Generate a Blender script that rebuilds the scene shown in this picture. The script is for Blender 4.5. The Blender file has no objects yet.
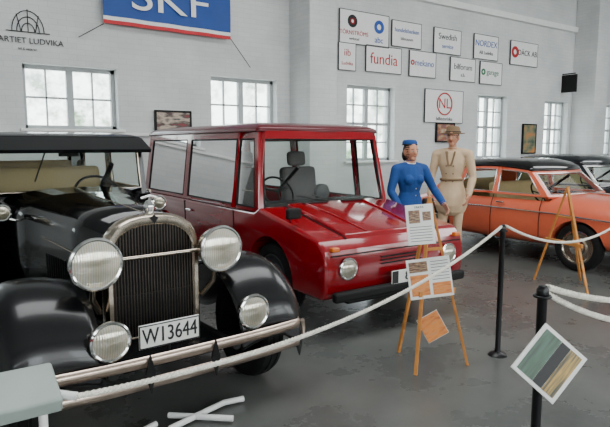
import bpy, bmesh, math, random
from mathutils import Vector, Matrix, kdtree
random.seed(4)
SC=bpy.context.scene
COL=SC.collection

# ------------------------------------------------------------------ materials
def lin(c):
    return tuple(((v/255)/12.92 if v/255<=0.04045 else (((v/255)+0.055)/1.055)**2.4) for v in c)+(1,)
def mat(name,rgb,rough=.5,metal=0,coat=0,var=.06,scale=8,bump=0,bscale=60,spec=.5):
    m=bpy.data.materials.new(name); m.use_nodes=True
    nt=m.node_tree; N=nt.nodes; L=nt.links; b=N['Principled BSDF']
    c=lin(rgb)
    tc=N.new('ShaderNodeTexCoord'); nz=N.new('ShaderNodeTexNoise'); nz.inputs['Scale'].default_value=scale
    nz.inputs['Detail'].default_value=4
    L.new(tc.outputs['Object'],nz.inputs['Vector'])
    cr=N.new('ShaderNodeValToRGB')
    cr.color_ramp.elements[0].position=.3; cr.color_ramp.elements[1].position=.7
    cr.color_ramp.elements[0].color=tuple(v*(1-var) for v in c[:3])+(1,)
    cr.color_ramp.elements[1].color=tuple(min(1,v*(1+var)) for v in c[:3])+(1,)
    L.new(nz.outputs['Fac'],cr.inputs['Fac']); L.new(cr.outputs['Color'],b.inputs['Base Color'])
    b.inputs['Roughness'].default_value=rough; b.inputs['Metallic'].default_value=metal
    b.inputs['Coat Weight'].default_value=coat; b.inputs['Coat Roughness'].default_value=.06
    b.inputs['Specular IOR Level'].default_value=spec
    if bump:
        n2=N.new('ShaderNodeTexNoise'); n2.inputs['Scale'].default_value=bscale; n2.inputs['Detail'].default_value=5
        L.new(tc.outputs['Object'],n2.inputs['Vector'])
        bp=N.new('ShaderNodeBump'); bp.inputs['Strength'].default_value=bump; bp.inputs['Distance'].default_value=.02
        L.new(n2.outputs['Fac'],bp.inputs['Height']); L.new(bp.outputs['Normal'],b.inputs['Normal'])
    return m
def glassmat(name,tint,gl=.12):
    m=bpy.data.materials.new(name); m.use_nodes=True
    nt=m.node_tree; N=nt.nodes; L=nt.links; N.remove(N['Principled BSDF'])
    o=N['Material Output']; t=N.new('ShaderNodeBsdfTransparent'); g=N.new('ShaderNodeBsdfGlossy'); mx=N.new('ShaderNodeMixShader')
    t.inputs['Color'].default_value=tint; g.inputs['Roughness'].default_value=.03
    fr=N.new('ShaderNodeLayerWeight'); fr.inputs['Blend'].default_value=gl
    L.new(fr.outputs['Fresnel'],mx.inputs[0]); L.new(t.outputs[0],mx.inputs[1]); L.new(g.outputs[0],mx.inputs[2]); L.new(mx.outputs[0],o.inputs[0])
    return m
def brickmat():
    m=bpy.data.materials.new('painted_brick'); m.use_nodes=True
    nt=m.node_tree; N=nt.nodes; L=nt.links; b=N['Principled BSDF']
    tc=N.new('ShaderNodeTexCoord'); sp=N.new('ShaderNodeSeparateXYZ'); ad=N.new('ShaderNodeMath'); cb=N.new('ShaderNodeCombineXYZ')
    L.new(tc.outputs['Object'],sp.inputs[0]); L.new(sp.outputs['X'],ad.inputs[0]); L.new(sp.outputs['Y'],ad.inputs[1])
    L.new(ad.outputs[0],cb.inputs['X']); L.new(sp.outputs['Z'],cb.inputs['Y'])
    br=N.new('ShaderNodeTexBrick'); br.inputs['Scale'].default_value=1.0
    br.inputs['Brick Width'].default_value=.26; br.inputs['Row Height'].default_value=.085; br.inputs['Mortar Size'].default_value=.006
    br.inputs['Mortar Smooth'].default_value=.8
    br.inputs['Color1'].default_value=lin((219,221,220)); br.inputs['Color2'].default_value=lin((214,216,216)); br.inputs['Mortar'].default_value=lin((205,207,207))
    L.new(cb.outputs[0],br.inputs['Vector'])
    nz=N.new('ShaderNodeTexNoise'); nz.inputs['Scale'].default_value=1.3; nz.inputs['Detail'].default_value=6
    L.new(tc.outputs['Object'],nz.inputs['Vector'])
    cr=N.new('ShaderNodeValToRGB'); cr.color_ramp.elements[0].position=.35; cr.color_ramp.elements[1].position=.65
    cr.color_ramp.elements[0].color=(.86,.87,.87,1); cr.color_ramp.elements[1].color=(1,1,1,1)
    L.new(nz.outputs['Fac'],cr.inputs[0])
    mx=N.new('ShaderNodeMixRGB'); mx.blend_type='MULTIPLY'; mx.inputs[0].default_value=1
    L.new(br.outputs['Color'],mx.inputs[1]); L.new(cr.outputs['Color'],mx.inputs[2]); L.new(mx.outputs[0],b.inputs['Base Color'])
    bp=N.new('ShaderNodeBump'); bp.inputs['Strength'].default_value=.14; bp.inputs['Distance'].default_value=.008; bp.invert=True
    L.new(br.outputs['Fac'],bp.inputs['Height']); L.new(bp.outputs['Normal'],b.inputs['Normal'])
    b.inputs['Roughness'].default_value=.75
    return m
def floormat():
    m=bpy.data.materials.new('concrete_floor'); m.use_nodes=True
    nt=m.node_tree; N=nt.nodes; L=nt.links; b=N['Principled BSDF']
    tc=N.new('ShaderNodeTexCoord')
    nz=N.new('ShaderNodeTexNoise'); nz.inputs['Scale'].default_value=1.1; nz.inputs['Detail'].default_value=8; nz.inputs['Roughness'].default_value=.65
    L.new(tc.outputs['Object'],nz.inputs['Vector'])
    cr=N.new('ShaderNodeValToRGB'); cr.color_ramp.elements[0].position=.3; cr.color_ramp.elements[1].position=.72
    cr.color_ramp.elements[0].color=lin((70,73,71)); cr.color_ramp.elements[1].color=lin((104,106,102))
    L.new(nz.outputs['Fac'],cr.inputs[0]); L.new(cr.outputs['Color'],b.inputs['Base Color'])
    r2=N.new('ShaderNodeMapRange'); r2.inputs['To Min'].default_value=.18; r2.inputs['To Max'].default_value=.38
    L.new(nz.outputs['Fac'],r2.inputs['Value']); L.new(r2.outputs[0],b.inputs['Roughness'])
    n2=N.new('ShaderNodeTexNoise'); n2.inputs['Scale'].default_value=30
    L.new(tc.outputs['Object'],n2.inputs['Vector'])
    bp=N.new('ShaderNodeBump'); bp.inputs['Strength'].default_value=.06
    L.new(n2.outputs['Fac'],bp.inputs['Height']); L.new(bp.outputs['Normal'],b.inputs['Normal'])
    return m
def lensmat(name='lamp_lens'):
    m=bpy.data.materials.new(name); m.use_nodes=True
    nt=m.node_tree; N=nt.nodes; L=nt.links; b=N['Principled BSDF']
    tc=N.new('ShaderNodeTexCoord'); w=N.new('ShaderNodeTexWave'); w.inputs['Scale'].default_value=24; w.bands_direction='X'
    L.new(tc.outputs['Object'],w.inputs['Vector'])
    ln=N.new('ShaderNodeVectorMath'); ln.operation='LENGTH'; L.new(tc.outputs['Object'],ln.inputs[0])
    cr=N.new('ShaderNodeValToRGB'); cr.color_ramp.elements[0].color=lin((215,206,180)); cr.color_ramp.elements[1].color=lin((236,234,224))
    L.new(w.outputs['Fac'],cr.inputs[0]); 
    c2=N.new('ShaderNodeValToRGB'); c2.color_ramp.elements[0].position=.03; c2.color_ramp.elements[0].color=(.42,.40,.34,1); c2.color_ramp.elements[1].position=.10; c2.color_ramp.elements[1].color=(1,1,1,1)
    L.new(ln.outputs['Value'],c2.inputs[0])
    mx=N.new('ShaderNodeMixRGB'); mx.blend_type='MULTIPLY'; mx.inputs[0].default_value=1
    L.new(cr.outputs[0],mx.inputs[1]); L.new(c2.outputs[0],mx.inputs[2]); L.new(mx.outputs[0],b.inputs['Base Color'])
    bp=N.new('ShaderNodeBump'); bp.inputs['Strength'].default_value=.22; bp.inputs['Distance'].default_value=.006
    L.new(w.outputs['Fac'],bp.inputs['Height']); L.new(bp.outputs['Normal'],b.inputs['Normal'])
    b.inputs['Roughness'].default_value=.15; b.inputs['Metallic'].default_value=.5; b.inputs['Coat Weight'].default_value=1
    return m
def printmat(name,cols,scale=6,ang=0):
    m=bpy.data.materials.new(name); m.use_nodes=True
    nt=m.node_tree; N=nt.nodes; L=nt.links; b=N['Principled BSDF']
    tc=N.new('ShaderNodeTexCoord'); mp=N.new('ShaderNodeMapping'); mp.inputs['Rotation'].default_value=(0,0,ang)
    mp.inputs['Scale'].default_value=(.5,1.6,1)
    L.new(tc.outputs['Generated'],mp.inputs[0])
    nz=N.new('ShaderNodeTexNoise'); nz.inputs['Scale'].default_value=scale; nz.inputs['Detail'].default_value=3
    L.new(mp.outputs[0],nz.inputs['Vector'])
    cr=N.new('ShaderNodeValToRGB'); e=cr.color_ramp.elements
    n=len(cols)
    e[0].position=.32; e[0].color=lin(cols[0]); e[1].position=.68; e[1].color=lin(cols[-1])
    for i in range(1,n-1):
        k=e.new(.32+.36*i/(n-1)); k.color=lin(cols[i])
    L.new(nz.outputs['Fac'],cr.inputs[0]); L.new(cr.outputs['Color'],b.inputs['Base Color']); b.inputs['Roughness'].default_value=.4
    return m

M={}
M['wall']=brickmat(); M['floor']=floormat()
M['white']=mat('white_paint',(236,237,234),.5,var=.03)
M['frame']=mat('window_paint',(170,175,176),.5,var=.04)
M['ceil']=mat('ceiling_paint',(190,192,192),.8)
M['black']=mat('black_lacquer',(6,6,8),.12,coat=.5,var=.1,spec=.4)
M['blackf']=mat('black_fender_paint',(13,14,16),.24,coat=.25,var=.15,scale=4,spec=.4)
M['rubber']=mat('rubber',(18,18,18),.75,bump=.15,spec=.3)
M['darkin']=mat('dark_trim',(14,13,13),.6,spec=.3)
M['chrome']=mat('chrome',(225,225,222),.1,metal=1,var=.05)
M['nickel']=mat('aged_nickel',(190,178,162),.22,metal=1,var=.12,scale=20)
M['dnickel']=mat('dark_nickel',(90,84,78),.35,metal=1,var=.12,scale=20)
M['alu']=mat('bumper_metal',(206,186,170),.28,metal=.9,var=.1,scale=14)
M['lens']=lensmat()
M['red']=mat('red_paint',(140,3,20),.16,coat=.8,var=.05,spec=.4)
M['redroof']=mat('dark_red_paint',(88,8,22),.3,coat=.4,var=.05,spec=.35)
M['orange']=mat('salmon_paint',(222,104,72),.3,coat=.6,var=.04)
M['navy']=mat('dark_blue_paint',(12,17,24),.15,coat=.7)
M['glass']=glassmat('car_glass',(.90,.95,.92,1),.12)
M['wglass']=glassmat('window_glass',(.95,.97,.97,1),.05)
M['seat']=mat('grey_upholstery',(100,97,98),.9,bump=.3,bscale=90,var=.2,scale=40)
M['tan']=mat('tan_upholstery',(172,152,112),.85,bump=.2)
M['plate']=mat('plate_white',(238,238,232),.4,var=.02)
M['ink']=mat('black_ink',(12,12,12),.5)
M['inkgrey']=mat('grey_ink',(58,60,62),.6)
M['redink']=mat('red_ink',(176,20,28),.5)
M['blueink']=mat('blue_ink',(20,74,165),.5)
M['greenink']=mat('green_ink',(30,110,70),.5)
M['wood']=mat('pine_wood',(198,130,60),.5,var=.2,scale=14)
M['rope']=mat('rope_cotton',(230,225,212),.9,bump=.4,bscale=200,var=.12,scale=30)
M['post']=mat('post_black',(12,12,14),.35,spec=.4)
M['skin']=mat('mannequin_skin',(196,138,108),.5,var=.04)
M['blue']=mat('blue_wool',(20,68,134),.85,bump=.2,var=.12)
M['cream']=mat('cream_cloth',(208,180,146),.85,bump=.15,var=.08)
M['brown']=mat('brown_cloth',(72,54,40),.85,bump=.2)
M['felt']=mat('tan_felt',(128,104,78),.9,bump=.2)
M['hair']=mat('dark_hair',(22,16,13),.6,bump=.4,bscale=120)
M['shoe']=mat('shoe_leather',(28,22,20),.35)
M['lip']=mat('lips',(150,60,56),.4)
M['eyew']=mat('eye_white',(215,212,205),.3)
M['banner']=mat('banner_blue',(22,72,150),.6,var=.08,scale=3)
M['bannred']=mat('banner_red',(196,32,44),.6)
M['greybox']=mat('grey_green_laminate',(150,162,156),.4,var=.06)
M['amber']=mat('amber_lens',(220,110,30),.25)

# ------------------------------------------------------------------ helpers
def root(name,loc=(0,0,0),rz=0):
    e=bpy.data.objects.new(name,None); e.empty_display_size=.2; COL.objects.link(e)
    e.location=loc; e.rotation_euler=(0,0,rz); return e
def mk(name,par,V,F,m,smooth=False,solid=0,bevel=0,sub=0):
    me=bpy.data.meshes.new(name); me.from_pydata([tuple(v) for v in V],[],F); me.update()
    bm=bmesh.new(); bm.from_mesh(me); bmesh.ops.recalc_face_normals(bm,faces=bm.faces); bm.to_mesh(me); bm.free()
    o=bpy.data.objects.new(name,me); COL.objects.link(o)
    if m: me.materials.append(m)
    if par: o.parent=par
    if smooth:
        me.polygons.foreach_set('use_smooth',[True]*len(me.polygons))
        if smooth!='all': me.set_sharp_from_angle(angle=math.radians(38))
    if solid:
        s=o.modifiers.new('s','SOLIDIFY'); s.thickness=solid; s.offset=0
    if bevel:
        b=o.modifiers.new('b','BEVEL'); b.width=bevel; b.segments=3; b.limit_method='ANGLE'; b.angle_limit=math.radians(32)
    if sub:
        s=o.modifiers.new('u','SUBSURF'); s.levels=sub; s.render_levels=sub
    return o
BF=[(0,1,3,2),(4,6,7,5),(0,4,5,1),(2,3,7,6),(0,2,6,4),(1,5,7,3)]
def boxv(c,s):
    return [Vector((c[0]+i*s[0]/2,c[1]+j*s[1]/2,c[2]+k*s[2]/2)) for i in(-1,1) for j in(-1,1) for k in(-1,1)]
def box(name,par,c,s,m,bevel=0,rot=None):
    V=boxv((0,0,0),s); o=mk(name,par,V,BF,m,bevel=bevel); o.location=c
    if rot: o.rotation_euler=rot
    return o
def boxes(name,par,L,m,bevel=0):
    V=[];F=[]
    for c,s in L:
        k=len(V); V+=boxv(c,s); F+=[tuple(i+k for i in f) for f in BF]
    return mk(name,par,V,F,m,bevel=bevel)
def beamv(a,b,w,h,ref=Vector((0,0,1))):
    a=Vector(a);b=Vector(b);t=(b-a).normalized()
    s=t.cross(ref)
    if s.length<1e-3: s=t.cross(Vector((1,0,0)))
    s.normalize(); u=s.cross(t)
    return [p+s*i*w/2+u*k*h/2 for p in(a,b) for i in(-1,1) for k in(-1,1)]
def beams(name,par,L,m,bevel=0):
    V=[];F=[]
    for a,b,w,h in L:
        k=len(V); V+=beamv(a,b,w,h); F+=[tuple(i+k for i in f) for f in BF]
    return mk(name,par,V,F,m,bevel=bevel)
def lathe(name,par,prof,c,axis,m,seg=32,smooth=True,closed=False):
    V=[];F=[];n=len(prof)
    for i in range(seg):
        a=2*math.pi*i/seg; ca,sa=math.cos(a),math.sin(a)
        for r,h in prof:
            V.append({'X':(h,r*ca,r*sa),'Y':(r*ca,h,r*sa),'Z':(r*ca,r*sa,h)}[axis])
    for i in range(seg):
        j=(i+1)%seg
        for k in range(n if closed else n-1):
            l=(k+1)%n
            F.append((i*n+k,i*n+l,j*n+l,j*n+k))
    o=mk(name,par,V,F,m,smooth=smooth); 
    bm=bmesh.new(); bm.from_mesh(o.data); bmesh.ops.remove_doubles(bm,verts=bm.verts,dist=1e-5); bmesh.ops.recalc_face_normals(bm,faces=bm.faces); bm.to_mesh(o.data); bm.free()
    o.location=c; return o
def tube(name,par,paths,r,m,cyclic=False,res=4):
    cu=bpy.data.curves.new(name,'CURVE'); cu.dimensions='3D'; cu.bevel_depth=r; cu.bevel_resolution=res; cu.use_fill_caps=True
    if not isinstance(paths[0][0],(tuple,list,Vector)): paths=[paths]
    for p in paths:
        s=cu.splines.new('POLY'); s.points.add(len(p)-1)
        for i,q in enumerate(p): s.points[i].co=(q[0],q[1],q[2],1)
        s.use_cyclic_u=cyclic; s.use_smooth=True
    cu.materials.append(m); o=bpy.data.objects.new(name,cu); COL.objects.link(o)
    if par: o.parent=par
    return o
def text(name,par,s,c,size,m,rot=(math.pi/2,0,0),sx=1,ext=.003,align='CENTER'):
    cu=bpy.data.curves.new(name,'FONT'); cu.body=s; cu.size=size; cu.align_x=align; cu.align_y='CENTER'; cu.extrude=ext
    cu.materials.append(m); o=bpy.data.objects.new(name,cu); COL.objects.link(o)
    if par: o.parent=par
    o.location=c; o.rotation_euler=rot; o.scale=(sx,1,1)
    return o
def cat(P,n=6):
    P=[Vector(p) for p in P]; out=[]
    for i in range(len(P)-1):
        p0=P[max(i-1,0)];p1=P[i];p2=P[i+1];p3=P[min(i+2,len(P)-1)]
        for k in range(n):
            t=k/n
            out.append(.5*((2*p1)+(-p0+p2)*t+(2*p0-5*p1+4*p2-p3)*t*t+(-p0+3*p1-3*p2+p3)*t**3))
    out.append(P[-1]); return out
def finalize(o,cutters=()):
    for c in cutters:
        b=o.modifiers.new('x','BOOLEAN'); b.operation='DIFFERENCE'; b.solver='EXACT'; b.object=c
    bpy.context.view_layer.update()
    dg=bpy.context.evaluated_depsgraph_get()
    me=bpy.data.meshes.new_from_object(o.evaluated_get(dg))
    o.modifiers.clear(); o.data=me
    for c in cutters: bpy.data.objects.remove(c)
    me.polygons.foreach_set('use_smooth',[True]*len(me.polygons)); me.set_sharp_from_angle(angle=math.radians(30))
    return o
def cutcyl(par,y,z,r,x0,x1):
    V=[];F=[];n=40
    for x in(x0,x1):
        for i in range(n):
            a=2*math.pi*i/n; V.append((x,y+r*math.cos(a),z+r*math.sin(a)))
    F=[tuple(range(n)),tuple(range(2*n-1,n-1,-1))]+[(i,(i+1)%n,n+(i+1)%n,n+i) for i in range(n)]
    return mk('cut',par,V,F,None)
def wheel(par,name,c,r,w,hub='disc',side=-1,rimm=None):
    e=bpy.data.objects.new(name,None); COL.objects.link(e); e.parent=par; e.location=c
    h=w/2; ri=r*.66
    prof=[(ri,-h*.8),(ri+.02,-h),(r*.88,-h*1.02),(r*.97,-h*.8),(r,-h*.4),(r-.008,-h*.33),(r-.008,-h*.25),(r,-h*.2),(r,h*.2),(r-.008,h*.25),(r-.008,h*.33),(r,h*.4),(r*.97,h*.8),(r*.88,h*1.02),(ri+.02,h),(ri,h*.8)]
    lathe('tyre',e,prof,(0,0,0),'X',M['rubber'],40,closed=True)
    s=side
    lathe('rim',e,[(ri+.012,s*h*.85),(ri-.01,s*h*.9),(ri-.03,s*h*.5),(ri*.6,s*h*.45),(ri*.45,s*h*.75),(.001,s*h*.8)],(0,0,0),'X',rimm or M['nickel'],36)
    lathe('inner_rim',e,[(ri+.01,-s*h*.8),(ri-.03,-s*h*.4),(.001,-s*h*.3)],(0,0,0),'X',M['darkin'],36)
    lathe('hubcap',e,[(ri*.5,s*h*.72),(ri*.46,s*h*.98),(ri*.25,s*h*1.12),(.001,s*h*1.15)],(0,0,0),'X',M['chrome'],28)
    if hub=='spoke':
        beams('spokes',e,[((s*h*.6,0,0),(s*h*.6,ri*math.cos(k*math.pi/6),ri*math.sin(k*math.pi/6)),.03,.03) for k in range(12)],M['darkin'],.004)
    return e
def lamp(par,name,c,r,d,shell,black=False):
    e=bpy.data.objects.new(name,None); COL.objects.link(e); e.parent=par; e.location=c
    lathe('bowl',e,[(r,0),(r*.99,d*.15),(r*.88,d*.45),(r*.62,d*.78),(r*.3,d*.95),(.001,d)],(0,0,0),'Y',shell,32)
    tor=[(r+.012*math.cos(a),.0+.014*math.sin(a)) for a in [k*math.pi/4 for k in range(8)]]
    lathe('rim',e,tor,(0,0,0),'Y',M['chrome'],36,closed=True)
    lathe('lens',e,[(r*.98,-.004),(r*.8,-.018),(r*.5,-.03),(r*.25,-.036),(.001,-.038)],(0,0,0),'Y',M['lens'],32)
    return e
def greenhouse(par,wb,wt,zb,zt,side,tags,fbow,rbow,body,glass,trim,roofm,crown,f0=.06,f1=.9,split=False,ztf=None,tr=.011,rings=None):
    if ztf is None: ztf=lambda y:0
    fr=[-1,-.93,-.5,0,.5,.93,1]; ft=['p','g','g','g','g','p']
    if split: fr=[-1,-.93,-.03,.03,.93,1]; ft=['p','g','p','g','p']
    B=[];T=[];G=[]
    yb,yt=side[0]
    for i,f in enumerate(fr):
        q=1-f*f; B.append(Vector((f*wb,yb-fbow*q,zb))); T.append(Vector((f*wt,yt-fbow*q,zt+ztf(yt))))
        if i<len(ft): G.append(ft[i])
    for i,(a,b) in enumerate(side[1:]):
        B.append(Vector((wb,a,zb))); T.append(Vector((wt,b,zt+ztf(b)))); G.append(tags[i])
    yb,yt=side[-1]
    fr2=[.93,.5,0,-.5,-.93,-1]; ft2=['p','g','g','g','g','p']
    for i,f in enumerate(fr2):
        q=1-f*f; B.append(Vector((f*wb,yb+rbow*q,zb))); T.append(Vector((f*wt,yt+rbow*q,zt+ztf(yt)))); G.append(ft2[i])
    for i in range(len(side)-2,0,-1):
        a,b=side[i]; B.append(Vector((-wb,a,zb))); T.append(Vector((-wt,b,zt+ztf(b)))); G.append(tags[i])
    G.append(tags[0])
    n=len(B)
    V=[];F=[];GV=[];GF=[]
    def quad(a,b,c,d,VV,FF):
        k=len(VV); VV+=[a,b,c,d]; FF.append((k,k+1,k+2,k+3))
    loops=[];cur=None
    for i in range(n):
        j=(i+1)%n
        if G[i]=='p': quad(B[i],B[j],T[j],T[i],V,F); cur=None
        else:
            lo=[B[k].lerp(T[k],f0) for k in(i,j)]; hi=[B[k].lerp(T[k],f1) for k in(i,j)]
            quad(B[i],B[j],lo[1],lo[0],V,F); quad(hi[0],hi[1],T[j],T[i],V,F); quad(lo[0],lo[1],hi[1],hi[0],GV,GF)
            if cur is None: cur=[[lo[0],lo[1]],[hi[0],hi[1]]]; loops.append(cur)
            else: cur[0].append(lo[1]); cur[1].append(hi[1])
    o=mk('pillars',par,V,F,body)
    bm=bmesh.new(); bm.from_mesh(o.data); bmesh.ops.remove_doubles(bm,verts=bm.verts,dist=1e-4); bmesh.ops.recalc_face_normals(bm,faces=bm.faces); bm.to_mesh(o.data); bm.free()
    s=o.modifiers.new('s','SOLIDIFY'); s.thickness=.035; s.offset=-.5
    mk('glass',par,GV,GF,glass)
    tube('window_trim',par,[l[0]+l[1][::-1] for l in loops],tr,trim,cyclic=True)
    c=sum(T,Vector())/n; zc=max(t.z for t in T)
    if rings is None: rings=[(1.0,0,0),(1.02,.0,.1),(1.02,.02,.28),(.985,.1,.5),(.92,.3,.68),(.8,.6,.84),(.6,.85,.94),(.35,1,.99)]
    V=[];F=[]
    for s,w,q in rings:
        for t in T: V.append(Vector((c.x+(t.x-c.x)*s,c.y+(t.y-c.y)*s,t.z*(1-w)+zc*w+crown*q)))
    R=len(rings)
    for k in range(R-1):
        for i in range(n):
            j=(i+1)%n; F.append((k*n+i,k*n+j,(k+1)*n+j,(k+1)*n+i))
    V.append(Vector((c.x,c.y,zc+crown))); F+=[((R-1)*n+i,(R-1)*n+(i+1)%n,len(V)-1) for i in range(n)]
    mk('roof',par,V,F,roofm,smooth='all')
    V=[Vector((t.x*.98,c.y+(t.y-c.y)*.98,t.z-.005)) for t in T]; mk('headliner',par,V,[tuple(range(n))],M['tan'])
def seat(par,name,c,w,m,headrest=True,zb=.55,h=.6):
    e=bpy.data.objects.new(name,None); COL.objects.link(e); e.parent=par; e.location=c
    box('cushion',e,(0,0,zb),(w,.48,.18),m,.05)
    box('backrest',e,(0,.27,zb+h/2),(w,.14,h),m,.05,(-.15,0,0))
    if headrest: box('headrest',e,(0,.34,zb+h+.1),(w*.5,.1,.18),m,.04,(-.15,0,0))
    return e
def steering(par,c,r,tilt):
    e=bpy.data.objects.new('steering_wheel',None); COL.objects.link(e); e.parent=par; e.location=c; e.rotation_euler=(tilt,0,0)
    tube('wheel_rim',e,[(r*math.cos(a),0,r*math.sin(a)) for a in [k*math.pi/16 for k in range(32)]],.012,M['darkin'],cyclic=True)
    tube('wheel_spokes',e,[[(0,0,0),(r*math.cos(a),0,r*math.sin(a))] for a in(.3,math.pi-.3,-math.pi/2)],.009,M['darkin'])
    tube('column',e,[(0,0,0),(0,-.5,0)],.02,M['darkin'])

# ------------------------------------------------------------------ camera
cd=bpy.data.cameras.new('camera'); cam=bpy.data.objects.new('camera',cd); COL.objects.link(cam)
cd.sensor_width=36; cd.lens=33.05; cam.location=(0,0,1.65)
th=math.radians(6.97)
cam.rotation_euler=Vector((.569*math.cos(th),.822*math.cos(th),-math.sin(th))).to_track_quat('-Z','Y').to_euler()
cd.clip_start=.05; SC.camera=cam

# ------------------------------------------------------------------ room
YW=9.5; HZ=6.4
box('floor',None,(8,1.8,-.05),(29,16.4,.1),M['floor'])
box('ceiling',None,(8,1.8,HZ+.05),(29,16.4,.1),M['ceil'])
wins=[(-4.7,1.41,1.9,2.88),(-1.64,1.41,1.9,2.88),(1.41,1.41,1.9,2.88),(4.5,1.41,1.9,2.9),(7.67,1.4,1.3,2.94),(11.97,1.25,1.3,2.94),(14.94,1.2,1.3,2.92),(17.7,1.3,1.3,2.94),(20.4,1.2,1.3,2.94)]
L=[];x=-6.2;D=.4
for wx,ww,z0,z1 in wins:
    L.append((((x+wx)/2,YW+D/2,HZ/2),(wx-x,D,HZ)))
    L.append(((wx+ww/2,YW+D/2,z0/2),(ww,D,z0))); L.append(((wx+ww/2,YW+D/2,(z1+HZ)/2),(ww,D,HZ-z1)))
    x=wx+ww
L.append((((x+22.2)/2,YW+D/2,HZ/2),(22.2-x,D,HZ)))
boxes('wall_back',None,L,M['wall'])
box('wall_left',None,(-6.3,1.8,HZ/2),(.2,15.4,HZ),M['wall'])
box('wall_right',None,(22.3,1.8,HZ/2),(.2,15.4,HZ),M['wall'])
L=[];x=-6.2
for i in range(6):
    wx=-4.8+i*4.5
    L.append((((x+wx)/2,-6,HZ/2),(wx-x,.4,HZ))); L.append(((wx+1.2,-6,.6),(2.4,.4,1.2))); L.append(((wx+1.2,-6,5.2),(2.4,.4,2.4))); x=wx+2.4
L.append((((x+22.2)/2,-6,HZ/2),(22.2-x,.4,HZ)))
boxes('wall_front',None,L,M['wall'])
for i in range(6):
    wx=-4.8+i*4.5; r=root('window_%d'%(i+20),(wx+1.2,-6,2.6))
    boxes('frame',r,[((0,0,-1.37),(2.4,.08,.06)),((0,0,1.37),(2.4,.08,.06)),((-1.17,0,0),(.06,.08,2.8)),((1.17,0,0),(.06,.08,2.8)),((0,0,0),(.06,.06,2.7)),((0,0,.4),(2.3,.05,.05)),((0,0,-.5),(2.3,.05,.05))],M['frame'])
boxes('pillar',None,[((6.525,9.15,HZ/2),(.65,.7,HZ))],M['wall'],.02)
boxes('pillar.001',None,[((16.65,9.15,HZ/2),(.7,.7,HZ))],M['wall'],.02)
for i,(wx,ww,z0,z1) in enumerate(wins):
    r=root('window_%d'%(i+1),(wx+ww/2,YW+.22,(z0+z1)/2)); h=z1-z0; w=ww
    rows=2 if h<1.2 else 4
    P=[((0,0,h/2-.03),(w,.09,.06)),((0,0,-h/2+.03),(w,.09,.06)),((-w/2+.03,0,0),(.06,.09,h)),((w/2-.03,0,0),(.06,.09,h)),((0,0,0),(.10,.08,h))]
    for s in(-1,1):
        P.append(((s*w/4,0,0),(.022,.05,h)))
    for k in range(1,rows):
        P.append(((0,0,-h/2+h*k/rows),(w,.05,.03 if k!=rows//2 or rows==2 else .06)))
    boxes('frame',r,P,M['frame'])
    box('pane',r,(0,.02,0),(w-.08,.006,h-.08),M['wglass'])
    box('sill',r,(0,-.2,-h/2-.02),(w+.16,.22,.045),M['white'],.008)
box('trim_1',None,(2.2,9.47,1.83),(7.3,.06,.05),M['white'])
box('trim_2',None,(0.0,9.44,5.1),(12.3,.12,.12),M['white'])
box('trim_3',None,(11.6,9.44,5.0),(9.3,.12,.14),M['white'])
box('baseboard_back',None,(2.2,9.47,.09),(7.8,.05,.18),M['inkgrey'])
pr=root('conduit_pipe',(0,0,0)); tube('pipe',pr,[(-6,9.4,4.75),(6.1,9.4,4.75)],.025,M['inkgrey'])

# wall signs
def sign(x0,x1,zc,h,txt,dots=(),y=9.47,name='wall_sign'):
    r=root(name,((x0+x1)/2,y,zc)); box('board',r,(0,0,0),(x1-x0,.03,h),M['white'],.004)
    w=x1-x0
    boxes('board_edge',r,[((0,-.005,h/2),(w,.03,.014)),((0,-.005,-h/2),(w,.03,.014)),((-w/2,-.005,0),(.014,.03,h)),((w/2,-.005,0),(.014,.03,h))],M['inkgrey'])
    for s,dx,dz,sz,mm in txt: text('lettering',r,s,(dx,-.018,dz),sz,mm)
    for dx,dz,rr,mm in dots: lathe('emblem',r,[(rr*.45,0),(rr,0),(rr,.01),(rr*.45,.01)],(dx,-.024,dz),'Y',mm,24,closed=True)
    return r
K=M['ink'];R=M['redink'];B_=M['blueink'];Gk=M['inkgrey'];Gn=M['greenink']
sign(7.42,8.8,4.12,.68,[('TÖRNSTRÖMS',-.3,-.12,.12,R),('abc',.4,-.2,.18,B_),('verkstad',-.3,-.24,.08,K)],[(-.35,.12,.13,K),(-.35,.12,.08,R),(.4,.08,.14,B_)])
sign(8.9,9.82,4.13,.56,[('handelsbanken',0,.08,.13,B_),('bilmuseum',0,-.1,.09,Gk)])
sign(10.25,11.2,4.12,.58,[('Swedish',0,.1,.2,Gk),('service',0,-.12,.14,B_)])
sign(11.7,12.65,4.12,.6,[('NORDEX',-.0,.08,.21,B_),('AB Ludvika',.0,-.14,.12,K)])
sign(13.19,14.4,4.1,.62,[('DÄCK AB',.14,.02,.2,K)],[(-.42,.02,.15,R)])
sign(7.4,7.86,3.5,.56,[('iib',0,.08,.2,R),('Ludvika',0,-.14,.1,R)])
sign(8.15,9.2,3.52,.56,[('fundia',0,.0,.34,R)])
sign(9.46,10.33,3.52,.58,[('mekano',.05,.02,.2,B_)],[(-.34,.02,.06,R)])
sign(10.85,11.77,3.5,.56,[('bilforum',0,.06,.2,Gk),('a.b.',0,-.13,.12,Gk)])
sign(11.97,12.85,3.49,.56,[('garage',.06,.02,.19,Gn)],[(-.32,.02,.08,Gn)])
s=sign(10.0,11.35,2.58,.78,[('NL',0,.06,.34,R),('bilhistoriska',0,-.3,.12,K)])
lathe('ring',s,[(.24,0),(.275,0),(.275,.01),(.24,.01)],(0,-.026,.06),'Y',M['redink'],40,closed=True)
r=root('projecting_sign',(15.75,9.3,3.42)); box('board',r,(0,0,0),(.06,.5,.5),M['darkin'],.01); box('bracket',r,(0,.1,.28),(.03,.6,.03),M['darkin'])
r=root('wall_lettering',(1.5,9.48,3.2)); text('lettering',r,'OPARTIET LUDVIKA',(-.02,0,0),.118,K)
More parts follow.
